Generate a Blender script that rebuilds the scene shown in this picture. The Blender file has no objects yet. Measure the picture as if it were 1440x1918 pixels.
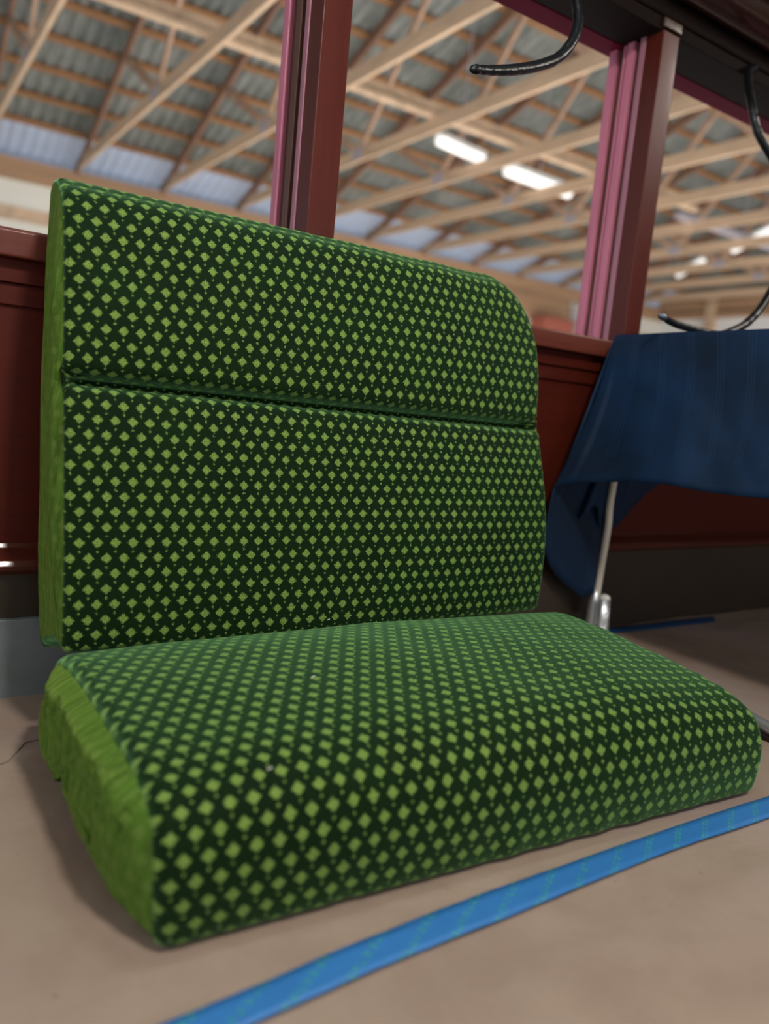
import bpy, math, random
from mathutils import Vector, Matrix, noise
random.seed(7)
scene = bpy.context.scene
col = scene.collection
PI = math.pi

# ------------------------------------------------------------------ helpers
def link(name, me, mat=None, parent=None, smooth=False):
    o = bpy.data.objects.new(name, me)
    col.objects.link(o)
    if mat is not None:
        for m in (mat if isinstance(mat, (list, tuple)) else [mat]):
            me.materials.append(m)
    if parent is not None:
        o.parent = parent
    if smooth:
        for p in me.polygons: p.use_smooth = True
    return o

class MB:
    def __init__(s): s.v = []; s.f = []; s.uv = []; s.mi = []
    def add(s, vs, fs, mi=0):
        b = len(s.v); s.v += [tuple(v) for v in vs]
        for f in fs: s.f.append(tuple(i + b for i in f)); s.mi.append(mi)
    def box(s, x0, x1, y0, y1, z0, z1, mi=0):
        vs = [(x, y, z) for x in (x0, x1) for y in (y0, y1) for z in (z0, z1)]
        s.add(vs, [(0,1,3,2),(4,6,7,5),(0,4,5,1),(2,3,7,6),(0,2,6,4),(1,5,7,3)], mi)
    def beam(s, p, q, w, h, side=(1, 0, 0), mi=0):
        # rectangular beam p->q; w along 'side', h perpendicular
        p = Vector(p); q = Vector(q); d = (q - p).normalized(); a = Vector(side)
        a = (a - d * a.dot(d)).normalized(); b = d.cross(a)
        vs = []
        for c in (p, q):
            for i, j in ((-1,-1),(1,-1),(1,1),(-1,1)):
                vs.append(c + a * (i * w / 2) + b * (j * h / 2))
        s.add(vs, [(3,2,1,0),(4,5,6,7),(0,1,5,4),(1,2,6,5),(2,3,7,6),(3,0,4,7)], mi)
    def prism_x(s, prof, x0, x1, mi=0):
        n = len(prof)
        vs = [(x0, y, z) for y, z in prof] + [(x1, y, z) for y, z in prof]
        s.add(vs, [tuple(range(n)), tuple(range(2*n-1, n-1, -1))] + [(i, (i+1) % n, n+(i+1) % n, n+i) for i in range(n)], mi)
    def tube(s, pts, r, seg=12, mi=0, cap=True):
        pts = [Vector(p) for p in pts]; n = len(pts)
        rs = r if isinstance(r, (list, tuple)) else [r] * n
        up = Vector((0.13, 0.2, 0.97)); vs = []
        d0 = (pts[1] - pts[0]).normalized(); a = (up - d0 * up.dot(d0)).normalized()
        for i in range(n):
            d = (pts[min(i+1, n-1)] - pts[max(i-1, 0)]).normalized()
            a = (a - d * a.dot(d)).normalized(); b = d.cross(a)
            for k in range(seg):
                t = 2 * PI * k / seg
                vs.append(pts[i] + (a * math.cos(t) + b * math.sin(t)) * rs[i])
        fs = [(i*seg+k, i*seg+(k+1) % seg, (i+1)*seg+(k+1) % seg, (i+1)*seg+k) for i in range(n-1) for k in range(seg)]
        if cap: fs += [tuple(range(seg-1, -1, -1)), tuple(range((n-1)*seg, n*seg))]
        s.add(vs, fs, mi)
    def build(s, name, mat, parent=None, smooth=False, bevel=0.0, seg=2):
        me = bpy.data.meshes.new(name); me.from_pydata(s.v, [], s.f); me.update()
        o = link(name, me, mat, parent, smooth)
        for i, p in enumerate(me.polygons): p.material_index = s.mi[i]
        import bmesh
        bm = bmesh.new(); bm.from_mesh(me); bmesh.ops.recalc_face_normals(bm, faces=bm.faces); bm.to_mesh(me); bm.free()
        if bevel > 0:
            m = o.modifiers.new('bevel', 'BEVEL'); m.width = bevel; m.segments = seg; m.limit_method = 'ANGLE'
            for p in me.polygons: p.use_smooth = True
            w = o.modifiers.new('wn', 'WEIGHTED_NORMAL'); w.keep_sharp = True
        elif smooth:
            for p in me.polygons: p.use_smooth = True
        return o

def empty(name, loc=(0, 0, 0)):
    o = bpy.data.objects.new(name, None); o.empty_display_size = .05; o.location = loc
    col.objects.link(o); return o
def tag(o, label, cat, group=None, kind=None):
    o['label'] = label; o['category'] = cat
    if group: o['group'] = group
    if kind: o['kind'] = kind
    return o
def struct(o, label=None):
    o['kind'] = 'structure'
    if label: o['label'] = label
    return o
def child_at(parent, o):
    o.parent = parent; o.matrix_parent_inverse = Matrix.Translation(parent.location).inverted(); return o
def catmull(P, n=8):
    out = []
    P = [Vector(p) for p in P]
    for i in range(len(P) - 1):
        p0 = P[max(i-1, 0)]; p1 = P[i]; p2 = P[i+1]; p3 = P[min(i+2, len(P)-1)]
        for k in range(n):
            t = k / n
            out.append(.5 * ((2*p1) + (p2-p0)*t + (2*p0-5*p1+4*p2-p3)*t*t + (3*p1-p0-3*p2+p3)*t**3))
    out.append(P[-1]); return out

# ------------------------------------------------------------------ materials
class NT:
    def __init__(s, name):
        s.m = bpy.data.materials.new(name); s.m.use_nodes = True; s.t = s.m.node_tree
        s.b = s.t.nodes['Principled BSDF']
    def n(s, typ, **kw):
        o = s.t.nodes.new(typ)
        for k, v in kw.items(): setattr(o, k, v)
        return o
    def l(s, a, b): s.t.links.new(a, b)
    def math(s, op, a, b=None, c=None, clamp=False):
        o = s.n('ShaderNodeMath', operation=op, use_clamp=clamp)
        for i, x in enumerate((a, b, c)):
            if x is None: continue
            if isinstance(x, (int, float)): o.inputs[i].default_value = x
            else: s.l(x, o.inputs[i])
        return o.outputs[0]
    def noise(s, scale, detail=3, rough=.5, vec=None, dist=0):
        o = s.n('ShaderNodeTexNoise'); o.inputs['Scale'].default_value = scale; o.inputs['Detail'].default_value = detail
        o.inputs['Roughness'].default_value = rough; o.inputs['Distortion'].default_value = dist
        if vec is not None: s.l(vec, o.inputs['Vector'])
        return o.outputs['Fac']
    def coord(s, kind='Object', scale=(1, 1, 1)):
        c = s.n('ShaderNodeTexCoord'); m = s.n('ShaderNodeMapping'); m.inputs['Scale'].default_value = scale
        s.l(c.outputs[kind], m.inputs['Vector']); return m.outputs['Vector']
    def mix(s, fac, a, b):
        o = s.n('ShaderNodeMix', data_type='RGBA')
        if isinstance(fac, (int, float)): o.inputs[0].default_value = fac
        else: s.l(fac, o.inputs[0])
        for i, x in ((6, a), (7, b)):
            if isinstance(x, tuple): o.inputs[i].default_value = (*x[:3], 1)
            else: s.l(x, o.inputs[i])
        return o.outputs[2]
    def ramp(s, fac, stops):
        o = s.n('ShaderNodeValToRGB'); cr = o.color_ramp
        while len(cr.elements) > 1: cr.elements.remove(cr.elements[-1])
        cr.elements[0].position = stops[0][0]; c = stops[0][1]; cr.elements[0].color = (*c, 1) if isinstance(c, tuple) else (c, c, c, 1)
        for p, c in stops[1:]:
            e = cr.elements.new(p); e.color = (*c, 1) if isinstance(c, tuple) else (c, c, c, 1)
        s.l(fac, o.inputs[0]); return o.outputs[0]
    def bump(s, h, strength=.3, dist=.01, prev=None):
        o = s.n('ShaderNodeBump'); o.inputs['Strength'].default_value = strength; o.inputs['Distance'].default_value = dist
        s.l(h, o.inputs['Height'])
        if prev is not None: s.l(prev, o.inputs['Normal'])
        return o.outputs['Normal']
    def set(s, **kw):
        for k, v in kw.items():
            i = s.b.inputs[k.replace('_', ' ')]
            if isinstance(v, tuple): i.default_value = (*v[:3], 1)
            elif isinstance(v, (int, float)): i.default_value = v
            else: s.l(v, i)
        return s

def simple(name, colr, rough=.5, metal=0., nscale=30, var=.15, bump=.1, bscale=80, stretch=(1, 1, 1), bdist=.002, **kw):
    t = NT(name); v = t.coord('Object', stretch)
    n = t.noise(nscale, 4, .6, v)
    c = t.mix(n, tuple(x * (1 - var) for x in colr), tuple(min(1, x * (1 + var)) for x in colr))
    t.set(Base_Color=c, Roughness=rough, Metallic=metal, **kw)
    t.set(Normal=t.bump(t.noise(bscale, 3, .6, v), bump, bdist))
    return t.m

def velvet(name, base, dia, side=False):
    t = NT(name)
    uv = t.n('ShaderNodeUVMap'); sep = t.n('ShaderNodeSeparateXYZ')
    # slight cloth wander
    nz = t.n('ShaderNodeTexNoise'); nz.inputs['Scale'].default_value = 620; nz.inputs['Detail'].default_value = 1
    t.l(uv.outputs[0], nz.inputs['Vector'])
    sub = t.n('ShaderNodeVectorMath', operation='SUBTRACT'); t.l(nz.outputs['Color'], sub.inputs[0]); sub.inputs[1].default_value = (.5, .5, .5)
    sc = t.n('ShaderNodeVectorMath', operation='SCALE'); t.l(sub.outputs[0], sc.inputs[0]); sc.inputs['Scale'].default_value = .0070 if not side else .012
    ad = t.n('ShaderNodeVectorMath', operation='ADD'); t.l(uv.outputs[0], ad.inputs[0]); t.l(sc.outputs[0], ad.inputs[1])
    t.l(ad.outputs[0], sep.inputs[0])
    PU, PV = .0250, .0450
    u = t.math('DIVIDE', sep.outputs[0], PU); v = t.math('DIVIDE', sep.outputs[1], PV)
    def cell(ou, ov):
        a = t.math('ABSOLUTE', t.math('SUBTRACT', t.math('FRACT', t.math('ADD', u, ou)), .5))
        b = t.math('ABSOLUTE', t.math('SUBTRACT', t.math('FRACT', t.math('ADD', v, ov)), .5))
        return a, b
    def diam(ou, ov, hu, hv):
        a, b = cell(ou, ov)
        d = t.math('ADD', t.math('DIVIDE', a, hu), t.math('DIVIDE', b, hv))
        return d
    d = t.math('MINIMUM', diam(0, 0, .315, .170), diam(.5, .5, .315, .170))
    d = t.math('MINIMUM', d, t.math('MINIMUM', diam(0, .285, .085, .046), diam(.5, .785, .085, .046)))
    mask = t.n('ShaderNodeMapRange'); mask.inputs['From Min'].default_value = 1.06; mask.inputs['From Max'].default_value = .94
    t.l(d, mask.inputs['Value']); M = mask.outputs[0]
    loops = t.noise(520, 2, .6, uv.outputs[0])
    lc = t.ramp(loops, [(.3, tuple(x * .35 for x in dia)), (.5, dia), (.68, tuple(min(1, x * 1.7) for x in dia))])
    lay = t.noise(9, 4, .6, uv.outputs[0])
    bc = t.ramp(lay, [(.3, tuple(x * .75 for x in base)), (.7, tuple(x * 1.35 for x in base))])
    if side:
        M = t.math('MULTIPLY', M, .45)
        mp = t.n('ShaderNodeMapping'); mp.inputs['Scale'].default_value = (95, 9, 1); mp.inputs['Rotation'].default_value = (0, 0, -.12); t.l(uv.outputs[0], mp.inputs['Vector'])
        stk = t.noise(1.0, 3, .6, mp.outputs[0])
        bc = t.mix(t.ramp(stk, [(.35, 0.), (.7, 1.)]), bc, tuple(x * 2.1 for x in base))
    c = t.mix(M, bc, lc)
    rough = t.mix(M, (.75,)*3, (.9,)*3)
    fuzz = t.noise(1500, 2, .7, uv.outputs[0])
    h = t.math('ADD', t.math('MULTIPLY', M, .6), t.math('MULTIPLY', loops, t.math('ADD', .25, M)))
    nb = t.bump(t.math('ADD', h, t.math('MULTIPLY', fuzz, .25)), .55, .0016)
    if side: nb = t.bump(stk, .8, .012, nb)
    t.set(Base_Color=c, Roughness=rough, Normal=nb, Sheen_Weight=1., Sheen_Roughness=.38, Specular_IOR_Level=.12)
    t.b.inputs['Sheen Tint'].default_value = (.27, .62, .26, 1) if not side else (.36, .50, .10, 1)
    if side: t.b.inputs['Sheen Weight'].default_value = .7
    return t.m

M = {}
M['velvet'] = velvet('green_velvet', (.0016, .012, .0008), (.175, .275, .055))
M['velvet_side'] = velvet('green_velvet_boxing', (.050, .105, .012), (.16, .25, .05), True)  # same velvet, base lightened to put the nap's grazing sheen into the colour
def paint(name, c, rough=.3, bs=.25, streak=(1, 1, 1), sc=40, coat=.5, spec=.3):
    t = NT(name); v = t.coord('Object', streak)
    n = t.noise(sc, 5, .65, v); n2 = t.noise(350, 3, .6, t.coord('Object'))
    cc = t.mix(n, tuple(x * .7 for x in c), tuple(x * 1.3 for x in c))
    r = t.math('ADD', t.math('MULTIPLY', n2, .25), rough - .1)
    nb = t.bump(n2, bs, .0012, t.bump(n, .25, .002))
    t.set(Base_Color=cc, Roughness=r, Normal=nb, Coat_Weight=coat, Coat_Roughness=.12, Specular_IOR_Level=spec)
    return t.m
M['post'] = paint('oxblood_gloss_paint', (.09, .012, .006), .38, .3, (1, 1, .06), coat=.08, spec=.25)
M['sill'] = paint('red_brown_paint', (.13, .024, .012), .5, .3, (.1, 1, 1), coat=.08)
M['panel'] = paint('mahogany_panel', (.085, .010, .004), .55, .2, (.08, 1, 1), coat=.0, spec=.2)
M['ledge'] = paint('red_brown_gloss_ledge', (.10, .020, .012), .3, .5, (.1, 1, 1), 60, coat=.9)
M['pink'] = paint('faded_pink_paint', (.60, .19, .28), .45, .2, (1, 1, .1), coat=.15)
M['maroon'] = paint('maroon_paint', (.13, .004, .026), .75, .25, (.1, 1, 1), coat=0., spec=.08)
M['mauve'] = paint('worn_mauve_paint', (.40, .17, .22), .45, .3, (1, 1, .08), coat=.15)
M['brownstrip'] = paint('dull_brown_paint', (.12, .05, .035), .5, .2, (1, 1, .1), coat=.1)
M['header'] = paint('dark_umber_varnish', (.050, .018, .010), .24, .45, (.05, 1, 1), 60, coat=.8)
M['kick'] = simple('worn_grey_metal', (.19, .215, .215), .6, .1, 14, .3, .2)
M['base'] = simple('olive_brown_board', (.035, .022, .012), .5, 0, 8, .35, .15, 60)
M['chrome'] = simple('chrome_tube', (.88, .90, .92), .38, .85, 20, .05, .05)
M['legmetal'] = simple('pale_leg_metal', (.80, .70, .58), .45, .1, 20, .08, .05)
M['plastic_cap'] = simple('pale_plastic_cap', (.75, .72, .66), .45, 0, 20, .05, .05)
M['cable'] = simple('black_rubber_cable', (.006, .0075, .009), .32, 0, 60, .3, .5, 90, bdist=.003)
M['cable_end'] = simple('cut_cable_tip', (.22, .25, .30), .3, .8, 200, .6, .8, 200)
M['strip'] = simple('table_foot_shadow_brown', (.018, .006, .005), .4, 0, 20, .2, .1)  # dark tone for the shadow of the table foot
M['tabletop'] = simple('grey_table_laminate', (.3, .3, .3), .5)
M['coachfloor'] = simple('bare_plywood', (.22, .15, .09), .7)
M['wood'] = None
def wood(name, c, st=(1, 1, 1)):
    t = NT(name); v = t.coord('Object', st)
    n = t.noise(5, 6, .6, v, 1.0)
    cc = t.ramp(n, [(.3, tuple(x * .72 for x in c)), (.5, c), (.72, tuple(min(1, x * 1.25) for x in c))])
    t.set(Base_Color=cc, Roughness=.7); t.set(Normal=t.bump(n, .2, .004)); return t.m
M['pine'] = wood('pale_pine_lumber', (.60, .42, .28), (1, .15, 1))
M['web'] = wood('pinkish_pine_web', (.50, .32, .22), (1, .6, .6))
M['purlin'] = wood('brown_weathered_purlin', (.30, .145, .06), (.12, 1, 1))
M['rafter'] = wood('reddish_rafter', (.26, .14, .09), (1, .2, .2))
M['band'] = wood('brown_band_board', (.42, .25, .14), (.1, .1, 1))
def metalroof():
    t = NT('grey_corrugated_roof'); v = t.coord('Object', (1, .25, 1)); n = t.noise(1.6, 5, .6, v)
    n2 = t.noise(12, 3, .6, v)
    c = t.ramp(t.math('ADD', t.math('MULTIPLY', n, .6), t.math('MULTIPLY', n2, .4)), [(.35, (.13, .145, .135)), (.5, (.215, .23, .215)), (.65, (.33, .34, .32))])
    t.set(Base_Color=c, Roughness=.45, Metallic=.25); return t.m
M['roof'] = metalroof()
M['cream'] = simple('cream_barn_wall', (.80, .77, .68), .8, 0, 2, .08, .05)
M['white'] = simple('white_barn_wall', (.85, .86, .86), .8, 0, 2, .05, .05)
M['concrete'] = simple('concrete_slab', (.42, .40, .37), .8, 0, 1.5, .15, .1)
M['redbox'] = simple('red_painted_crate', (.42, .12, .08), .6)
M['steel'] = simple('galvanised_conduit', (.55, .52, .6), .4, .4)
def emis(name, c, s):
    t = NT(name); t.set(Base_Color=c, Emission_Color=c, Emission_Strength=s); return t.m
M['tube'] = emis('lit_tube_lens', (1, .97, .93), .78)
def paper():
    t = NT('brown_kraft_paper'); v = t.coord('Object')
    big = t.noise(2.3, 5, .55, v, .6); fib = t.noise(160, 4, .7, v); med = t.noise(9, 4, .6, v, .4)
    c = t.ramp(t.math('ADD', t.math('MULTIPLY', big, .7), t.math('MULTIPLY', med, .3)), [(.36, (.33, .235, .185)), (.5, (.39, .29, .225)), (.64, (.40, .30, .275))])
    specks = t.noise(75, 2, .5, v)
    dk = t.ramp(specks, [(.0, 0.), (.745, 0.), (.77, 1.)])
    c = t.mix(t.math('MULTIPLY', dk, .5), c, (.09, .06, .045))
    c = t.mix(t.math('MULTIPLY', fib, .22), c, (.22, .15, .12))
    nb = t.bump(big, .35, .05, t.bump(med, .16, .02, t.bump(fib, .10, .001)))
    t.set(Base_Color=c, Roughness=.62, Normal=nb, Specular_IOR_Level=.35); return t.m
M['paper'] = paper()
def tape(name, c, dashes=True):
    t = NT(name); uv = t.n('ShaderNodeUVMap'); sep = t.n('ShaderNodeSeparateXYZ')
    rot = t.n('ShaderNodeMapping'); rot.inputs['Rotation'].default_value = (0, 0, math.radians(-33)); t.l(uv.outputs[0], rot.inputs['Vector'])
    t.l(rot.outputs[0], sep.inputs[0])
    wr = t.noise(60, 4, .6, uv.outputs[0])
    cc = t.mix(wr, tuple(x * .85 for x in c), tuple(x * 1.15 for x in c))
    if dashes:
        # two closely set lines of short green printed dashes running diagonally over the tape
        fy = t.math('FRACT', t.math('DIVIDE', sep.outputs[1], .034))
        ln = t.math('ADD', t.math('LESS_THAN', t.math('ABSOLUTE', t.math('SUBTRACT', fy, .42)), .035),
                    t.math('LESS_THAN', t.math('ABSOLUTE', t.math('SUBTRACT', fy, .56)), .035))
        brk = t.noise(150, 2, .6, rot.outputs[0])
        fx = t.math('LESS_THAN', t.math('FRACT', t.math('DIVIDE', sep.outputs[0], .0125)), .66)
        m = t.math('MULTIPLY', t.math('MULTIPLY', ln, fx), t.math('GREATER_THAN', brk, .46))
        cc = t.mix(t.math('MULTIPLY', m, .8), cc, (.06, .40, .20))
    t.set(Base_Color=cc, Roughness=.5, Normal=t.bump(wr, .4, .003)); return t.m
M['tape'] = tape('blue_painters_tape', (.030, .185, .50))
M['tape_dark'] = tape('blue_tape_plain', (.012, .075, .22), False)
def navy():
    t = NT('navy_twill_cloth'); uv = t.n('ShaderNodeUVMap'); sep = t.n('ShaderNodeSeparateXYZ'); t.l(uv.outputs[0], sep.inputs[0])
    x = sep.outputs[0]; y = sep.outputs[1]
    tw = t.math('SINE', t.math('MULTIPLY', t.math('ADD', x, t.math('MULTIPLY', y, .6)), 1500))
    f = t.math('FRACT', t.math('DIVIDE', x, .075))     # satin stripes in threes
    st = None
    for c0 in (.30, .40, .50):
        a = t.math('LESS_THAN', t.math('ABSOLUTE', t.math('SUBTRACT', f, c0)), .018)
        st = a if st is None else t.math('ADD', st, a)
    fade = t.math('GREATER_THAN', y, -.30)
    st = t.math('MULTIPLY', st, fade)
    n = t.noise(4, 4, .6, uv.outputs[0])
    base = t.ramp(n, [(.32, (.003, .011, .026)), (.68, (.005, .026, .075))])
    c = t.mix(t.math('MULTIPLY', st, .35), base, (.02, .05, .11))
    t.set(Base_Color=c, Roughness=t.mix(st, (.62,)*3, (.35,)*3), Normal=t.bump(tw, .25, .0006), Specular_IOR_Level=.22, Sheen_Weight=.04, Sheen_Roughness=.4)
    t.b.inputs['Sheen Tint'].default_value = (.3, .5, .8, 1)
    return t.m
M['navy'] = navy()

# ------------------------------------------------------------------ camera (fitted to the wall, post and cushion lines)
R = [[0.8317, 0.0034, 0.5551], [-0.5473, -0.1635, 0.8210], [0.0940, -0.9865, -0.1338]]
import numpy as np
_s = .095; _f = 1455.
vx = np.array([2180., 9., _f]); nn = np.cross([1, _s, 0], vx); nn /= np.linalg.norm(nn)
if nn[1] > 0: nn = -nn
Xc = vx / np.linalg.norm(vx); Yc = np.cross(nn, Xc); Rm = np.array([Xc, Yc, nn])
CAMZ = .55
cam_d = bpy.data.cameras.new('camera'); cam = bpy.data.objects.new('camera', cam_d); col.objects.link(cam)
r = Rm[:, 0]; u_ = -Rm[:, 1]; b_ = -Rm[:, 2]
cam.matrix_world = Matrix(((r[0], u_[0], b_[0], 0), (r[1], u_[1], b_[1], 0), (r[2], u_[2], b_[2], CAMZ), (0, 0, 0, 1)))
cam_d.sensor_fit = 'VERTICAL'; cam_d.sensor_height = 36; cam_d.lens = _f / 1918 * 36
cam_d.clip_start = .02; cam_d.clip_end = 200
cam_d.dof.use_dof = True; cam_d.dof.focus_distance = 1.34; cam_d.dof.aperture_fstop = 1.8
scene.camera = cam

# ------------------------------------------------------------------ cushions
def arclen(P):
    L = [0.]
    for i in range(1, len(P)): L.append(L[-1] + (Vector(P[i]) - Vector(P[i-1])).length)
    return L
def make_cushion(name, prof, place, width, r, cover_name, side_name, parent, uoff=(0, 0), side_w=.003, seed=0, bulge=.012, notch=None):
    """prof: closed list of (d, z); place(u, d, z, off) -> world; cover wraps the profile, boxing closes both ends."""
    n = len(prof)
    # inward normals
    area = sum(prof[i][0]*prof[(i+1) % n][1] - prof[(i+1) % n][0]*prof[i][1] for i in range(n)); sg = 1 if area > 0 else -1
    nor = []
    for i in range(n):
        a = Vector(prof[i-1]); b = Vector(prof[(i+1) % n]); t = (b - a)
        if t.length < 1e-9: t = Vector((1, 0))
        t.normalize(); nor.append(Vector((-t.y, t.x)) * sg)
    L = arclen(list(prof) + [prof[0]])
    us = []
    K = 7
    for k in range(K): us.append(r * (1 - math.cos(PI/2 * k / K)))
    N = 110
    for k in range(N + 1): us.append(r + (width - 2*r) * k / N)
    for k in range(K - 1, -1, -1): us.append(width - r * (1 - math.cos(PI/2 * k / K)))
    V = []; UV = []
    for x in us:
        e = min(x, width - x)
        ins = r - math.sqrt(max(0, r*r - (r - min(e, r))**2))
        for i in range(n):
            p = Vector(prof[i]) + nor[i] * ins
            V.append(place(x, p.x, p.y, i, e)); UV.append((x + uoff[0], L[i] + uoff[1]))
    F = []; FU = []
    for a in range(len(us) - 1):
        for i in range(n):
            j = (i + 1) % n
            F.append((a*n+i, (a+1)*n+i, (a+1)*n+j, a*n+j))
            x0, x1 = us[a] + uoff[0], us[a+1] + uoff[0]; v0, v1 = L[i] + uoff[1], L[i+1] + uoff[1]
            FU.append([(x0, v0), (x1, v0), (x1, v1), (x0, v1)])
    me = bpy.data.meshes.new(cover_name); me.from_pydata([tuple(v) for v in V], [], F)
    ul = me.uv_layers.new(name='UVMap'); k = 0
    for f in FU:
        for q in f: ul.data[k].uv = q; k += 1
    o = link(cover_name, me, M['velvet'], None, True); child_at(parent, o)
    fixn(o)
    # boxing at each end (the groove does not reach the side panel)
    if notch is not None:
        prof = list(prof); a_, c_ = prof[notch - 6], prof[notch + 8]
        for q in range(-5, 8):
            f_ = (q + 6) / 14; prof[notch + q] = (a_[0] + (c_[0] - a_[0]) * f_, a_[1] + (c_[1] - a_[1]) * f_); nor[notch + q] = nor[notch - 6]
    for end in (0, 1):
        x = 0 if end == 0 else width
        ring0 = [Vector(prof[i]) + nor[i] * r for i in range(n)]
        c = Vector((sum(p.x for p in ring0)/n, sum(p.y for p in ring0)/n))
        V = []; UV2 = []; KR = 16
        for k in range(KR + 1):
            t = k / KR
            for i in range(n):
                p = ring0[i].lerp(c, t)
                bul = bulge * math.sin(min(1, t * (1.6 if bulge < .015 else 3.2)) * PI/2)
                wr = side_w * noise.noise(Vector((p.x * 70, p.y * 7 + end * 7, seed))) * min(1, t * 5)
                V.append(place((-(bul + wr)) if end == 0 else width + bul + wr, p.x, p.y, i, 0)); UV2.append((p.x, p.y))
        F = []
        for k in range(KR):
            for i in range(n):
                j = (i + 1) % n; F.append((k*n+i, k*n+j, (k+1)*n+j, (k+1)*n+i))
        me = bpy.data.meshes.new(side_name); me.from_pydata([tuple(v) for v in V], [], F)
        ul = me.uv_layers.new(name='UVMap')
        for lp in me.loops: ul.data[lp.index].uv = UV2[lp.vertex_index]
        o = link(side_name, me, M['velvet_side'], None, True); child_at(parent, o); fixn(o)
def fixn(o):
    import bmesh
    bm = bmesh.new(); bm.from_mesh(o.data); bmesh.ops.remove_doubles(bm, verts=bm.verts, dist=1e-5)
    bmesh.ops.recalc_face_normals(bm, faces=bm.faces); bm.to_mesh(o.data); bm.free()
    for p in o.data.polygons: p.use_smooth = True

# --- back cushion: profile in (Y, Z), walking up the front, over the top, down the rear
y0 = lambda z: 1.131 + (z - .16) * .181
front_low = [(y0(.152) + .022, .151), (y0(.156) + .008, .156), (y0(.17) - .001, .172), (y0(.22) - .009, .22), (y0(.30) - .014, .30), (y0(.38) - .015, .38),
             (y0(.46) - .015, .46), (y0(.505) - .013, .505), (y0(.528) - .009, .529), (y0(.536) + .003, .5375)]
groove = [(y0(.537) + .042, .540)]
front_up = [(y0(.541) + .036, .5465), (y0(.55) + .018, .552), (y0(.56) + .002, .560), (y0(.58) - .008, .574), (y0(.64) - .013, .64), (y0(.72) - .012, .72), (y0(.775) - .008, .775),
            (y0(.805) - .002, .805), (y0(.822) + .010, .822), (y0(.83) + .028, .832), (1.30, .842), (1.335, .846), (1.352, .838), (1.362, .82), (1.372, .72), (1.370, .60), (1.362, .464), (1.345, .30),
            (1.328, .16), (1.318, .122), (1.302, .112), (1.26, .132), (1.20, .152), (1.165, .155)]
def sm(P, n=5): return [tuple(p) for p in catmull([Vector((a, b, 0)) for a, b in P], n)]
bp = [p[:2] for p in sm(front_low, 7)] + groove + [p[:2] for p in sm(front_up, 5)]
ng = len(sm(front_low, 7))     # index of the groove vertex
BX0, BW = .236, .945
bc = empty('back_cushion', (.70, 1.24, .12))
tag(bc, 'upright green velvet back cushion with diamond pattern and seam groove, leaning on the wall', 'cushion')
def place_back(x, d, z, i, e):
    uu = x / BW
    X = BX0 + x
    # groove fades out right at the boxing
    if abs(i - ng) <= 6 and e > 0:
        k = min(1, e / .03); tgt = y0(z) - .008
        d = tgt + (d - tgt) * (.15 + .85 * k)
    wz = max(0, min(1, (z - .15) / .67))
    # front pillow bulge across the width
    if d < 1.30:
        d -= .010 * (1 - (2*uu - 1)**4) - .005
        # puckers along the left and right seams
        pk = math.exp(-e / .020) * .0032 * noise.noise(Vector((z * 75, uu * 2, 3)))
        d += pk
    # top right corner is worn round, top left stays crisp
    c = max(0, (x - (BW - .085)) / .085); top = max(0, (z - .70) / .13)
    z2 = z - .040 * c**2.4 * top
    z2 += .004 * noise.noise(Vector((x * 7, 2, 1))) * top
    X -= .034 * max(0, (z - .62) / .21)**2 * max(0, (uu - .5) * 2)**2
    X += .016 * math.exp(-((z - .34) / .13)**2) * max(0, uu - .5) * 2
    X -= .012 * max(0, (z - .60)/.24) * max(0, (.5 - uu) * 2)*0
    z2 += -.010 * uu * math.exp(-((z - .537) / .1)**2)
    # lower front corner droops over the seat
    return Vector((X, d, z2))
make_cushion('back', bp, place_back, BW, .010, 'patterned_cover', 'side_boxing', bc, (.006, .004), .0022, 3, .012, ng)

# --- seat cushion: profile in (fraction of depth, z)
D = .52
sp_c = [(.012, .0), (.000, .008), (-.005, .035), (-.005, .075), (.004, .110), (.022, .135), (.060, .152), (.12, .160), (.25, .166), (.38, .168), (.455, .162), (.495, .150), (.512, .130),
        (.518, .09), (.514, .03), (.505, .004), (.49, .0)]
sp = [p[:2] for p in sm(sp_c, 5)] + [(.42, 0), (.372, .0005), (.362, .008), (.358, .026), (.350, .040), (.336, .044), (.322, .038), (.314, .018), (.308, .001), (.28, 0), (.2, 0), (.1, 0)]
sc_ = empty('seat_cushion', (.69, .92, 0))
tag(sc_, 'low green velvet seat cushion with diamond pattern lying flat on the brown paper', 'cushion')
FL, FR, RL, RR = Vector((.236, .668)), Vector((1.160, .612)), Vector((.228, 1.155)), Vector((1.205, 1.140))
def place_seat(x, d, z, i, e):
    uu = x / .94; dd = d / D
    a = FL.lerp(FR, uu); b = RL.lerp(RR, uu); p = a.lerp(b, dd)
    crown = (1 - (2*min(1, max(0, uu)) - 1)**2)
    tw = max(0, min(1, (z - .05) / .1))
    z2 = z + .020 * crown * tw * math.sin(PI * min(1, max(.0, dd + .15)) * .85)
    z2 -= .012 * tw * max(0, (uu - .75) / .25)**2 * (1 - dd)
    # softness: front face puckers at the hem and vertical ripples at the left boxing
    if z < .05 and dd < .1: p.y += .004 * noise.noise(Vector((x * 26, 1, 5))) * (1 - z / .05)
    if e < .05 and z > .01: 
        z2 += .0035 * noise.noise(Vector((dd * 24, 8, uu))) * (1 - e / .05) * tw
    p.x += (.5 - uu) * -.012 * math.sin(PI * min(1, z / .16))
    if x > 0: z2 += .0022 * noise.noise(Vector((x * 9, d * 9, 2))) * tw
    return Vector((p.x, p.y, max(z2, 0.0) + .004))
make_cushion('seat', sp, place_seat, .94, .014, 'patterned_cover', 'side_boxing', sc_, (.012, .010), .010, 9, .024)
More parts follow.
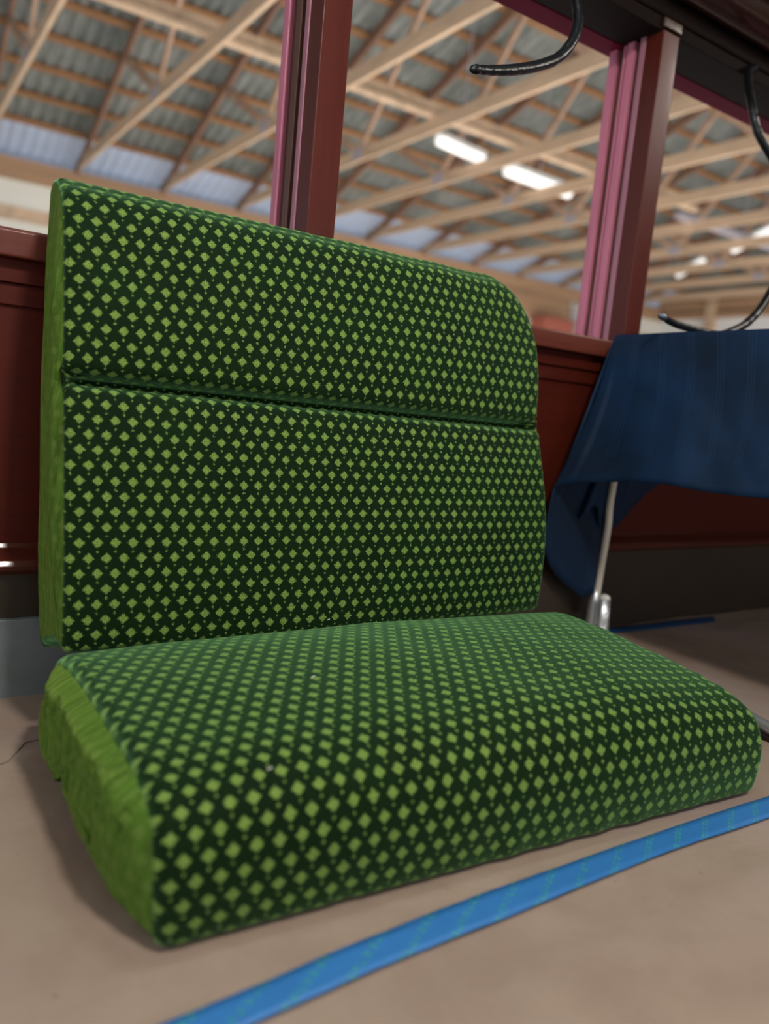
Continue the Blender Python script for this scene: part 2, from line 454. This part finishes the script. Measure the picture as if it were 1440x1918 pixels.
# lint flecks on the velvet are stuff lying on the cushions
lint = MB()
for (x, y, z) in ((.49, .86, .187), (.44, .668, .05), (.355, .70, .158), (.66, 1.12, .178), (.36, 1.16, .166), (.41, 1.165, .168)):
    lint.tube([(x, y, z), (x + .004, y - .001, z + .0015), (x + .006, y + .002, z + .001)], .0007, 6)
lo = lint.build('lint', simple('white_lint', (.75, .75, .68), .9)); tag(lo, 'tiny white lint flecks on the green seat cushion', 'lint', kind='stuff')

# ------------------------------------------------------------------ coach: floor, paper, tapes
b = MB(); b.box(-2.2, 5.5, -2.6, 1.56, -.06, 0); fl = b.build('floor', M['coachfloor']); struct(fl)
def sheet(name, x0, x1, yy0, yy1, z, nx, ny, amp, mat, seed):
    vs = []; fs = []
    for i in range(nx + 1):
        for j in range(ny + 1):
            x = x0 + (x1 - x0) * i / nx; y = yy0 + (yy1 - yy0) * j / ny
            n1 = noise.noise(Vector((x * 2.2, y * 3.4, seed))); n2 = 1 - abs(noise.noise(Vector((x * 3.1 + 5, y * 4.7, seed + 4))))
            w = amp * (.5 + .5 * n1) + amp * .9 * max(0, n2 - .86) * 5
            # the sheet lies tight under the cushion and tapes
            if .15 < x < 1.25 and .50 < y < 1.25: w *= .08
            if y > 1.08 and x < 1.3: w *= .05
            vs.append((x, y, z + w))
    for i in range(nx):
        for j in range(ny): fs.append((i*(ny+1)+j, (i+1)*(ny+1)+j, (i+1)*(ny+1)+j+1, i*(ny+1)+j+1))
    me = bpy.data.meshes.new(name); me.from_pydata(vs, [], fs); return link(name, me, mat, None, True)
ps = sheet('paper_sheet', -1.6, 4.6, -1.6, 1.385, .0012, 260, 150, .0035, M['paper'], 1)
tag(ps, 'creased brown kraft paper covering the floor under the cushions and tape', 'paper')
# second narrow sheet laid along the wall to the left (its torn edge shows beside the seat)
vs = []; fs = []; nx = 60
for i in range(nx + 1):
    x = -1.0 + 2.0 * i / nx
    e = 1.125 + .035 * (x + .1) + (.06 if x > .185 else 0) + .006 * noise.noise(Vector((x * 22, 0, 0)))
    vs += [(x, e, .0030), (x, e + .04, .0032), (x, 1.38, .0031)]
for i in range(nx):
    for k in (0, 1): fs.append((i*3+k, (i+1)*3+k, (i+1)*3+k+1, i*3+k+1))
me = bpy.data.meshes.new('paper_sheet'); me.from_pydata(vs, [], fs); p2 = link('paper_sheet', me, M['paper'])
tag(p2, 'brown kraft paper strip overlapping along the wall left of the cushions', 'paper')

def tape_mesh(name, top, bot, z, mat):
    n = 80
    T = catmull([Vector((a, b_, 0)) for a, b_ in top], 12); B = catmull([Vector((a, b_, 0)) for a, b_ in bot], 12)
    def samp(P, t):
        k = t * (len(P) - 1); i = min(int(k), len(P) - 2); return P[i].lerp(P[i+1], k - i)
    vs = []; uv = []
    for i in range(n + 1):
        t = i / n; a = samp(T, t); c = samp(B, t)
        for j in range(5):
            q = c.lerp(a, j / 4); w = .0012 * noise.noise(Vector((q.x * 14, q.y * 40, 4)))
            vs.append((q.x, q.y, z + .001 + w)); uv.append((q.x, q.y))
    fs = [(i*5+j, (i+1)*5+j, (i+1)*5+j+1, i*5+j+1) for i in range(n) for j in range(4)]
    me = bpy.data.meshes.new(name); me.from_pydata(vs, [], fs); ul = me.uv_layers.new(name='UVMap')
    for lp in me.loops: ul.data[lp.index].uv = uv[lp.vertex_index]
    o = link(name, me, mat, None, True); s = o.modifiers.new('s', 'SOLIDIFY'); s.thickness = .0004; return o
t1 = tape_mesh('painters_tape', [(-.6, .57), (.0, .575), (.227, .584), (.412, .596), (.567, .602), (.762, .602), (1.018, .600), (1.176, .595), (1.6, .59), (2.2, .60)],
               [(-.6, .525), (.0, .535), (.305, .549), (.442, .556), (.578, .557), (.796, .562), (.917, .562), (1.11, .556), (1.6, .553), (2.2, .56)], .0050, M['tape'])
tag(t1, 'long bright blue tape strip crossing the paper in front of the seat cushion', 'tape')
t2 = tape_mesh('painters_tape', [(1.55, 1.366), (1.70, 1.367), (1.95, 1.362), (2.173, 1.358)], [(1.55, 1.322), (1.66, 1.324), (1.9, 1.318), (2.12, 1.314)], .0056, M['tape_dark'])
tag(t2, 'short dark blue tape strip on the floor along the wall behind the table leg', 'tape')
b = MB(); b.box(1.388, 1.412, .30, 1.00, .004, .012); o = b.build('foot_shadow_strip', M['strip'], bevel=.002); tag(o, 'thin dark brown strip standing in for the shadow of the chrome table foot', 'strip')  # shadow of the chrome table foot, put in as a dark strip

# ------------------------------------------------------------------ coach window wall
X0, X1 = -2.2, 5.5
WY = 1.387
# lower wall: panel with ledge moulding and base board
b = MB(); b.box(X0, X1, 1.425, 1.50, .22, .70); struct(b.build('wall_lower', M['panel']), 'dark mahogany panelled wall below the windows')
b = MB(); b.box(X0, X1, WY + .003, 1.52, 0, .222); struct(b.build('baseboard_front', M['base'], bevel=.003), 'brown base board of the coach wall')
# ledge moulding (ogee)
prof = [(1.43, .262), (1.421, .262), (1.417, .254), (1.402, .249), (1.386, .247), (1.374, .241), (1.369, .232), (1.373, .224), (1.384, .219), (1.392, .212), (1.43, .212)]
b = MB(); b.prism_x(prof, X0, X1); struct(b.build('trim_1', M['ledge'], bevel=.001), 'glossy dark ledge moulding along the lower wall')
# recessed rail below sill and sill board
b = MB(); b.box(X0, X1, 1.41, 1.5, .690, .728); b.box(X0, X1, 1.418, 1.5, .655, .690)
struct(b.build('trim_2', M['panel'], bevel=.002), 'dark recessed rail under the sill')
prof = [(1.388, .727), (1.386, .731), (1.386, .764), (1.390, .771), (1.42, .774), (1.46, .776), (1.575, .768), (1.575, .70), (1.50, .70), (1.50, .727)]
b = MB(); b.prism_x(prof, X0, X1)
# upper bead set back on the sill
b.box(X0, X1, 1.50, 1.56, .775, .782)
# paired nail heads
for nx_ in (1.405, 1.42, 2.35, 2.365, .02, .035):
    b.tube([(nx_, 1.387, .745), (nx_, 1.3845, .745)], .0035, 8)
struct(b.build('trim_3', M['sill'], bevel=.0015), 'red brown window sill board')
# kick plate of grey metal at left
b = MB(); b.box(-2.1, .62, 1.378, WY + .006, .0, .139); o = b.build('kick_plate', M['kick'], bevel=.002); tag(o, 'worn grey metal kick plate at the foot of the wall left of the cushions', 'kick plate')

# window header: maroon soffit frame, dark board, cornice
b = MB(); b.box(X0, X1, 1.512, 1.577, 1.527, 1.60); struct(b.build('trim_4', M['maroon'], bevel=.002), 'maroon frame head above the windows')
b = MB(); b.box(X0, X1, 1.392, 1.512, 1.529, 1.72)
b.prism_x([(1.40, 1.56), (1.388, 1.56), (1.384, 1.567), (1.388, 1.574), (1.40, 1.574)], X0, X1)
M['matte'] = simple('matte_umber', (.010, .005, .004), .8, 0, 20, .2, .1, Specular_IOR_Level=.1)
struct(b.build('trim_5', M['matte'], bevel=.002), 'dark varnished header board')
corn = [(1.40, 1.625), (1.375, 1.603), (1.362, 1.603), (1.352, 1.612), (1.342, 1.616), (1.325, 1.619), (1.312, 1.628), (1.303, 1.642), (1.285, 1.652), (1.270, 1.655), (1.262, 1.667),
        (1.245, 1.68), (1.20, 1.70), (1.16, 1.73), (1.12, 1.77), (1.06, 1.79), (1.06, 1.82), (1.40, 1.82)]
b = MB(); b.prism_x(corn, X0, X1); o = b.build('trim_6', M['header'], bevel=.0015); struct(o, 'glossy dark cornice moulding above the windows')
# posts between windows
def post(x, idx, lab):
    e = empty('trim_%d' % idx, (x, 1.45, .775)); struct(e, lab)
    zb, zt = .772, 1.531
    def P(name, x0, x1, yy0, yy1, m, z1=zt, bev=.002):
        bb = MB(); bb.box(x0, x1, yy0, yy1, zb, z1); o = bb.build(name, M[m], bevel=bev); child_at(e, o)
    P('post_body', x, x + .062, WY, 1.452, 'post', 1.531, .003)
    P('inner_bead', x - .003, x + .065, 1.438, 1.455, 'mauve')
    P('post_core', x + .010, x + .052, 1.452, 1.56, 'brownstrip')
    P('sash_stop', x - .002, x + .064, 1.474, 1.497, 'brownstrip' if idx == 7 else 'pink')
    P('outer_stop', x - .002, x + .064, 1.531, 1.556, 'pink')
    if idx != 7: P('middle_stop', x + .001, x + .06, 1.503, 1.511, 'pink')
    # half-round head block where the post meets the header
    bb = MB(); bb.box(x - .004, x + .066, 1.384, 1.40, 1.535, 1.56); o = bb.build('head_block', M['header'], bevel=.004); child_at(e, o)
post(.697, 7, 'red brown window post rising behind the middle of the back cushion')
post(1.630, 8, 'red brown window post with pink side strips, at the corner of the cloth covered table')
post(2.563, 9, None); post(-.236, 10, None)

# coach ceiling and opposite side (behind the camera) so the interior is enclosed
b = MB(); b.box(X0, X1, -2.6, 1.40, 2.15, 2.19)
b.prism_x([(1.07, 1.79), (1.40, 1.79), (1.40, 2.16), (.9, 2.16)], X0, X1)
struct(b.build('ceiling_coach', simple('cream_coach_ceiling', (.55, .50, .42), .6)))
b = MB(); b.box(X0, X1, -2.6, -2.5, 0, .78); b.box(X0, X1, -2.6, -2.5, 1.42, 2.16)
for x in (-2.2, -1.2, -.2, .8, 1.8, 2.8, 3.8, 5.4): b.box(x, x + .08, -2.6, -2.5, .78, 1.42)
struct(b.build('wall_opposite', M['panel']))
b = MB(); b.box(5.46, 5.56, -2.6, 1.5, 0, 2.16); struct(b.build('wall_bulkhead', M['panel']))

# ------------------------------------------------------------------ hanging cables
def cable(name, pts, r, tip, label, tipdir=None):
    P = catmull(pts, 12); bb = MB()
    rs = [r * (1 + .12 * noise.noise(Vector((i * .35, 1, r * 100)))) for i in range(len(P))]
    # tape-wrapped thinner tail toward the tip
    for i in range(len(P)):
        t = i / len(P)
        if t > .72: rs[i] *= 1 - .32 * (t - .72) / .28
    bb.tube(P, rs, 14); e = empty(name, pts[0]); o = bb.build('cable_sheath', M['cable'], smooth=True); child_at(e, o)
    d = (P[-1] - P[-2]).normalized(); bb = MB()
    bb.tube([P[-1] - d*.014, P[-1] - d*.004, P[-1] + d*.008, P[-1] + d*.016], [r*.66, r*.82, r*.66, r*.2], 12)
    o = bb.build('cable_tip', M[tip], smooth=True); child_at(e, o)
    tag(e, label, 'cable'); return e
def W(x, y, Y):
    # back-projection used once to lay out the hanging cables on the window plane
    d = Rm @ np.array([x - 720., y - 959., _f]); t = Y / d[1]; return Vector((d[0]*t, Y, CAMZ + d[2]*t))
cable('cable', [Vector((1.33, 1.392, 1.56)), W(1062, -70, 1.34), W(1075, -15, 1.30), W(1083, 35, 1.27), W(1073, 75, 1.25), W(1045, 108, 1.24), W(1005, 124, 1.22), W(960, 131, 1.20), W(920, 132, 1.185), W(890, 130, 1.17)],
      .0108, 'cable', 'black cable hanging from the header before the middle window, end curling left')
cable('cable', [Vector((2.02, 1.392, 1.56)), W(1400, 140, 1.36), W(1408, 200, 1.30), W(1420, 250, 1.28), W(1452, 310, 1.26), W(1482, 400, 1.25), W(1470, 490, 1.24), W(1438, 555, 1.23), W(1412, 592, 1.22), W(1385, 614, 1.215), W(1350, 628, 1.205), Vector((1.76, 1.20, .802)), Vector((1.70, 1.195, .800)), W(1268, 608, 1.19), W(1240, 593, 1.18)],
      .0108, 'cable_end', 'black cable looping at the right edge, its tip showing above the navy cloth')

# ------------------------------------------------------------------ folding table and cloth
tb = empty('folding_table', (1.62, 1.27, .0)); tag(tb, 'folding table with pale metal leg and chrome foot, hidden under the navy cloth', 'table')
b = MB(); b.box(1.562, 3.1, .60, 1.335, .745, .772); child_at(tb, b.build('tabletop', M['tabletop'], bevel=.006))
def X_(x, y, X):
    d = Rm @ np.array([x - 720., y - 959., _f]); t = X / d[0]; return Vector((X, d[1]*t, CAMZ + d[2]*t))
b = MB()
pa, pb = X_(1150, 850, 1.60), X_(1146, 930, 1.60); pts = [Vector((1.60, 1.31, .745)), X_(1147, 915, 1.60), X_(1139, 985, 1.60), X_(1128, 1050, 1.60), X_(1117, 1118, 1.60)]
P = catmull(pts, 8); b.tube(P, .0092, 12); child_at(tb, b.build('leg', M['legmetal'], smooth=True))
b = MB()
a0, a1, a2, a3 = X_(1118, 1098, 1.60), X_(1113, 1128, 1.60), X_(1108, 1170, 1.60), X_(1105, 1200, 1.60)
b.tube([a0, a1, a2, Vector((a3.x, a3.y, .022))], [.0095, .0165, .018, .018], 16); child_at(tb, b.build('leg_socket', M['chrome'], smooth=True))
c0, c1 = X_(1132, 1122, 1.585), X_(1127, 1190, 1.585)
b = MB(); b.tube([c0, c1, Vector((c1.x, c1.y, .03))], .0155, 18); o = b.build('foot_upright', M['chrome'], smooth=True); child_at(tb, o)
b = MB(); d = (c0 - c1).normalized(); b.tube([c0 - d*.002, c0 + d*.005, c0 + d*.010, c0 + d*.013], [.0155, .0145, .010, .003], 18); o = b.build('end_cap', M['plastic_cap'], smooth=True); child_at(tb, o)
b = MB(); rv = X_(1140, 1142, 1.57); b.tube([rv + Vector((.004, .002, 0)), rv - Vector((.002, 0, 0))], .0035, 10)
child_at(tb, b.build('rivet', M['steel'], smooth=True))
b = MB(); b.tube(catmull([(1.592, 1.32, .03), (1.575, 1.286, .024), (1.50, 1.02, .021), (1.427, .783, .020), (1.375, .62, .020), (1.33, .47, .020)], 6), .0125, 14); child_at(tb, b.build('foot_bar', M['chrome'], smooth=True))

# cloth: one surface, top + skirt lofted between table edge curve and hem curve
TOPZ = .782
hem = []; edge = []
def add(e, h): edge.append(Vector(e)); hem.append(Vector(h))
add((1.555, .50, TOPZ), (1.44, .46, .428))
add((1.555, .70, TOPZ + .001), X_(1560, 948, 1.435))
add((1.552, .86, TOPZ), X_(1440, 934, 1.43))
add((1.552, .95, TOPZ), X_(1385, 929, 1.432))
add((1.552, 1.05, TOPZ - .001), X_(1320, 921, 1.436))
add((1.551, 1.14, TOPZ - .001), X_(1255, 908, 1.438))
add((1.551, 1.22, TOPZ - .002), X_(1190, 903, 1.435))
add((1.551, 1.28, TOPZ - .003), X_(1120, 903, 1.428))
add((1.550, 1.325, TOPZ - .003), X_(1070, 906, 1.415))
add((1.552, 1.347, TOPZ - .005), X_(1036, 913, 1.400))
add((1.560, 1.352, TOPZ - .005), W(1024, 975, 1.350))
add((1.570, 1.353, TOPZ - .006), W(1021, 1030, 1.352))
add((1.580, 1.354, TOPZ - .006), W(1040, 1075, 1.350))
add((1.595, 1.355, TOPZ - .006), W(1090, 1120, 1.345))
add((1.610, 1.356, TOPZ - .006), W(1112, 1110, 1.335))
add((1.630, 1.358, TOPZ - .006), W(1098, 1065, 1.372))
add((1.650, 1.358, TOPZ - .006), W(1075, 985, 1.378))
add((1.680, 1.358, TOPZ - .006), W(1092, 965, 1.335))
add((1.720, 1.358, TOPZ - .006), W(1118, 950, 1.330))
add((1.760, 1.358, TOPZ - .006), W(1136, 1000, 1.350))
add((1.85, 1.358, TOPZ - .006), (1.86, 1.365, .42))
add((2.2, 1.358, TOPZ - .006), (2.2, 1.366, .42))
add((3.1, 1.358, TOPZ - .006), (3.1, 1.366, .42))
def broken(P, cuts, n=8):
    out = []; cuts = [0] + cuts + [len(P) - 1]
    for a, c in zip(cuts[:-1], cuts[1:]): out += catmull(P[a:c+1], n)[:-1]
    return out + [P[-1]]
E_ = broken(edge, []); H_ = broken(hem, [9, 13, 14, 16]); ncol = len(E_); nr = 26
LE = arclen(E_)
vs = []; uv = []
# table-top rows: from a line inside the top out to the edge
for i in range(ncol):
    e = E_[i]; inn = Vector((min(3.0, max(e.x + .35, 1.9)), max(.55, min(e.y, 1.30)) if e.x < 1.56 else 1.0, .776))
    for k in range(3): q = inn.lerp(e, k / 3); q.z = .776 + (e.z - .776) * k / 3; vs.append(q); uv.append((LE[i], .4 - .13 * k))
    for k in range(nr + 1):
        t = k / nr; q = e.lerp(H_[i], t)
        # the cloth falls over a rounded edge, then flares
        q.z += .016 * math.sin(PI * min(1, t * 3)) * 0
        q.x += .020 * math.sin(PI * t) * (1 if e.x < 1.556 else 0) 
        w = noise.noise(Vector((LE[i] * 5.5, t * 1.3, 2.))) * .030 * math.sin(PI/2 * t) * (1 - t * .7)
        w += noise.noise(Vector((LE[i] * 14 + t * 3, t * 4, 5.))) * .006 * t
        if i > 8 * 8: w *= .25
        q.x += w; 
        vs.append(q); uv.append((LE[i], -t * .36))
m_ = nr + 4
fs = [(i*m_+k, (i+1)*m_+k, (i+1)*m_+k+1, i*m_+k+1) for i in range(ncol - 1) for k in range(m_ - 1)]
me = bpy.data.meshes.new('tablecloth'); me.from_pydata([tuple(v) for v in vs], [], fs); ul = me.uv_layers.new(name='UVMap')
for lp in me.loops: ul.data[lp.index].uv = uv[lp.vertex_index]
o = link('tablecloth', me, M['navy'], None, True); s = o.modifiers.new('s', 'SOLIDIFY'); s.thickness = .0016; s.offset = 0
tag(o, 'navy blue tablecloth draped over the folding table at right, hem hanging at the corner', 'tablecloth')

# ------------------------------------------------------------------ the barn around the coach
CH = 3.42                       # underside height of the truss bottom chords
EY = 12.25                      # eave line
def ztop(y): return 3.5 + .355 * (12.2 - y)
RY = -1.5
def rz(y): return ztop(y) if y >= RY else ztop(RY) - .355 * (RY - y)
# corrugated roof
M['eave'] = simple('roof_sheet_daylight_tint', (.50, .58, .74), .6, 0, 3, .12, .05)  # roof metal with daylight from the eave gap put into its colour
def roof(ya, yb, name, mt):
    vs = []; fs = []; xs = []; x = -6.0
    prof = ((0, 0), (.05, 0), (.075, .028), (.10, .028), (.125, 0))
    while x < 18:
        for a, h in prof: xs.append((x + a, h))
        x += .15 if False else .1524
    for (xx, h) in xs: vs += [(xx, ya, rz(ya) + .075 + h), (xx, yb, rz(yb) + .075 + h)]
    fs = [(2*i, 2*i+2, 2*i+3, 2*i+1) for i in range(len(xs) - 1)]
    me = bpy.data.meshes.new(name); me.from_pydata(vs, [], fs); return link(name, me, mt)
struct(roof(11.6, RY, 'ceiling', M['roof']), 'grey corrugated metal roof of the barn')
struct(roof(12.9, 11.6, 'ceiling_eave', M['eave']), 'corrugated strip of roof along the eave, coloured pale blue for daylight')
struct(roof(RY, -14, 'ceiling_near', M['roof']), None)
ordn = ['first', 'second', 'third', 'fourth', 'fifth', 'sixth', 'seventh', 'eighth', 'ninth', 'tenth', 'eleventh', 'twelfth', 'thirteenth', 'fourteenth', 'fifteenth', 'sixteenth', 'seventeenth', 'eighteenth', 'nineteenth', 'twentieth']
# purlins
y = 11.62; k = 0
while y > RY:
    b = MB(); b.beam((-6, y, rz(y) + .052), (17.0, y, rz(y) + .052), .09, .04, (0, 1, -.355))
    o = b.build('purlin', M['purlin'])
    tag(o, 'brown wooden purlin under the metal roof, %s up from the far eave' % (ordn[k] if k < len(ordn) else 'topmost run'), 'purlin', 'purlins under the roof')
    y -= .51; k += 1
    if k > 15: break
# trusses
def make_truss():
    e = empty('roof_truss', (0, 12.2, CH))
    b = MB(); b.beam((0, 12.2, CH + .07), (0, -6, CH + .07), .040, .14, (1, 0, 0)); child_at(e, b.build('bottom_chord', M['pine']))
    b = MB(); b.beam((0, 12.45, rz(12.45) - .055), (0, RY, rz(RY) - .055), .040, .13, (1, 0, 0)); child_at(e, b.build('top_chord', M['rafter']))
    for (ya, yb) in ((8.55, 9.85), (8.55, 7.05), (4.9, 7.0), (4.9, 3.4), (1.2, 3.3)):
        b = MB(); b.beam((.0, ya, CH + .12), (.0, yb, rz(yb) - .1), .038, .085, (1, 0, 0)); child_at(e, b.build('web', M['web']))
    for yn in (8.55,):
        b = MB(); b.box(-.024, .024, yn - .11, yn + .11, CH + .03, CH + .15); child_at(e, b.build('gusset_plate', M['steel']))
    return e
tr0 = make_truss()
tr0.location.x = 1.256 - 1.22 * 2
def copy_tree(o):
    c = o.copy(); col.objects.link(c)
    for chh in o.children:
        d_ = chh.copy(); col.objects.link(d_); d_.parent = c; d_.matrix_parent_inverse = chh.matrix_parent_inverse.copy()
    return c
trs = [tr0]
base_children = None
for k in range(1, 14):
    c = copy_tree(tr0); c.location.x = 1.256 + 1.22 * (k - 2); trs.append(c)
for k, c in enumerate(trs):
    tag(c, 'pale wooden roof truss of the barn, %s from the left behind the windows' % ordn[k], 'roof truss', 'roof trusses of the barn')
# long brace lying over the bottom chords
e = empty('truss_brace', (5, 7.03, CH + .14))
b = MB(); b.box(-1.5, 9.4, 7.0, 7.09, CH + .145, CH + .185); child_at(e, b.build('flat_board', M['pine']))
b = MB(); b.box(-1.5, 9.4, 7.05, 7.09, CH + .19, CH + .30); child_at(e, b.build('edge_board', M['pine']))
tag(e, 'long pale wooden brace running across the truss bottom chords', 'brace')
b = MB(); b.box(9.5, 15, 7.35, 7.47, CH + .14, CH + .22); o = b.build('truss_brace', M['steel']); tag(o, 'pale lavender brace seen past the right window post', 'brace')

# far wall: band board, cream panel, white wall
b = MB(); b.box(-6, 15.7, 12.2, 12.35, 3.13, 3.42); b.box(9.2, 12.5, 12.18, 12.3, 2.72, 3.12); struct(b.build('trim_11', M['band']), 'brown band board at the top of the far wall')
b = MB(); b.box(-6, 15.7, 12.24, 12.40, -1.2, 3.15); struct(b.build('wall_far', M['cream']), 'cream far wall of the barn')
b = MB(); b.box(-6, 15.7, 12.22, 12.26, 2.60, 2.78); struct(b.build('trim_12', M['pine']), None)
# end wall
b = MB(); b.box(15.6, 15.75, -12, 12.35, -1.2, 3.17); struct(b.build('wall_end', M['white']), 'white end wall of the barn')
b = MB(); b.box(15.5, 15.62, -12, 12.3, 3.15, 3.28); b.box(15.52, 15.66, -12, 12.3, 3.33, 3.62); struct(b.build('trim_13', M['band']), 'brown band boards along the top of the end wall')
b = MB()
vsg = [(15.68, 12.3, 3.15), (15.68, -12, 3.15), (15.68, -12, rz(-12) + .05), (15.68, RY, rz(RY) + .05), (15.68, 12.3, rz(12.3) + .05)]
b.add(vsg + [(x + .06, y_, z_) for x, y_, z_ in vsg], [(0,1,2,3,4), (9,8,7,6,5)] + [(i, (i+1) % 5, 5+(i+1) % 5, 5+i) for i in range(5)])
struct(b.build('wall_gable', M['roof']), 'metal gable above the end wall')
b = MB(); b.box(15.42, 15.6, 10.75, 10.95, -1.2, 3.6); o = b.build('wall_stud', M['pine']); tag(o, 'light wooden stud on the white end wall behind the cable tip', 'stud')
b = MB(); b.box(12.55, 12.85, 11.95, 12.2, -1.2, 3.02); o = b.build('wall_column', M['white']); tag(o, 'white column on the far wall left of the right window post', 'column')
b = MB(); b.box(11.45, 12.3, 11.8, 12.18, -1.2, 2.62)
b.box(11.4, 12.35, 11.75, 12.19, 2.62, 2.66); o = b.build('storage_cabinet', M['redbox'], bevel=.01); tag(o, 'blurred red cabinet against the far wall just above the sill', 'cabinet')
b = MB(); b.box(-8, 18, -14, 14, -1.3, -1.2); struct(b.build('floor_barn', M['concrete']))
# coach underframe so the body does not hover over the barn slab
b = MB(); b.box(-2.2, 5.5, -2.3, 1.3, -.28, -.06)
struct(b.build('trim_14', M['base']))
for bx in (-1.2, 4.2):
    b = MB()
    for yy in (-1.3, .5):
        b.tube([(bx, yy - .06, -.75), (bx, yy + .06, -.75)], .45, 28); 
    b.tube([(bx, -1.4, -.75), (bx, .6, -.75)], .06, 12); b.box(bx - .5, bx + .5, -1.2, .4, -.45, -.28)
    o = b.build('wheel_set', M['kick']); tag(o, 'steel wheel set under the coach, ' + ('left' if bx < 0 else 'right'), 'wheel set')

# light fixtures in the barn
def fixture(p, q, w, label):
    p = Vector(p); q = Vector(q); e = empty('tube_light', (p + q) / 2)
    b = MB(); b.beam(p + Vector((0, 0, .05)), q + Vector((0, 0, .05)), w * 1.15, .05, (0, 1, 0) if abs((q-p).x) > abs((q-p).y) else (1, 0, 0)); child_at(e, b.build('housing', M['white']))
    mid = (p + q) / 2; b = MB(); b.tube([mid + Vector((0, 0, .06)), Vector((mid.x, mid.y, rz(mid.y) + .07))], .008, 8); child_at(e, b.build('hanging_rod', M['steel']))
    b = MB(); b.tube([p, q], w / 2, 10); child_at(e, b.build('lit_lens', M['tube'], smooth=True)); tag(e, label, 'light')
def F_(x, y, z):
    d = Rm @ np.array([x - 720., y - 959., _f]); t = (z - CAMZ) / d[2]; return Vector((d[0]*t, d[1]*t, z))
lz = CH + .24
fixture(F_(822, 262, lz), F_(902, 298, lz), .13, 'bright tube light above the trusses, left one of the pair in the middle window')
fixture(F_(950, 318, lz), F_(1065, 361, lz), .16, 'bright tube light above the trusses, right one of the pair in the middle window')
def R_(x, y, k=.92):
    # point a little under the roof plane
    d = Rm @ np.array([x - 720., y - 959., _f]); t = (3.5 + .355*12.2 - .15 - CAMZ) / (d[2] + .355 * d[1]); t *= k; return Vector((d[0]*t, d[1]*t, CAMZ + d[2]*t))
def FX(x, y, X):
    d = Rm @ np.array([x - 720., y - 959., _f]); t = X / d[0]; return Vector((X, d[1]*t, CAMZ + d[2]*t))
fixture(FX(1268, 515, 13.8), FX(1318, 487, 13.8), .14, 'small lit tube beside the right window post, lowest of the three')
fixture(FX(1372, 468, 12.2), FX(1403, 451, 12.2), .14, 'small lit tube near the right edge, middle of the three')
fixture(FX(1410, 449, 12.2), FX(1446, 428, 12.2), .14, 'small lit tube cut by the right edge of the picture')

# ------------------------------------------------------------------ lights
def area(name, loc, tgt, size, power, colr=(1, 1, 1), sy=None):
    l = bpy.data.lights.new(name, 'AREA'); l.energy = power; l.color = colr; l.size = size
    if sy: l.shape = 'RECTANGLE'; l.size_y = sy
    o = bpy.data.objects.new(name, l); col.objects.link(o); o.location = loc
    o.rotation_euler = (Vector(tgt) - Vector(loc)).to_track_quat('-Z', 'Y').to_euler(); return o
area('coach_lamp', (.50, -.30, 2.0), (.50, .95, .3), .20, 24, (1, .94, .86))
area('coach_lamp_far', (3.1, .50, 2.1), (2.1, .95, 0), .35, 16, (1, .93, .84))
area('coach_lamp_window_side', (.75, 1.04, 2.12), (.70, .80, .1), .50, 25, (.74, .97, 1.))
area('coach_lamp_left', (-1.4, .30, 1.7), (.4, 1.1, .4), .6, 6, (1, .96, .9))
area('coach_ceiling_light', (.35, -1.1, 2.12), (.6, .9, .2), .9, 5, (.86, .94, 1.))
area('barn_side_fill', (3.5, -9, 3.0), (4, 6, 3.5), 12, 550, (.95, .98, 1.), 5)  # added unseen panel beyond the opposite windows, simulating light in the barn
area('barn_uplight', (5, 6.0, -.2), (5, 7.5, 5), 10, 470, (1, .97, .93), 8)  # added unseen panel facing up, brightens the chord undersides and roof
area('barn_uplight_end', (12.5, 5.0, -.2), (12, 7.5, 5), 6, 290, (1, .97, .93), 8)  # second added upward panel, for the trusses near the end wall
w = bpy.data.worlds.new('world'); scene.world = w; w.use_nodes = True
bg = w.node_tree.nodes['Background']; bg.inputs[0].default_value = (.80, .90, 1., 1); bg.inputs[1].default_value = .9

vs_ = scene.view_settings; vs_.view_transform = 'Standard'; vs_.look = 'None'; vs_.gamma = 1; vs_.use_curve_mapping = False; vs_.exposure = 0
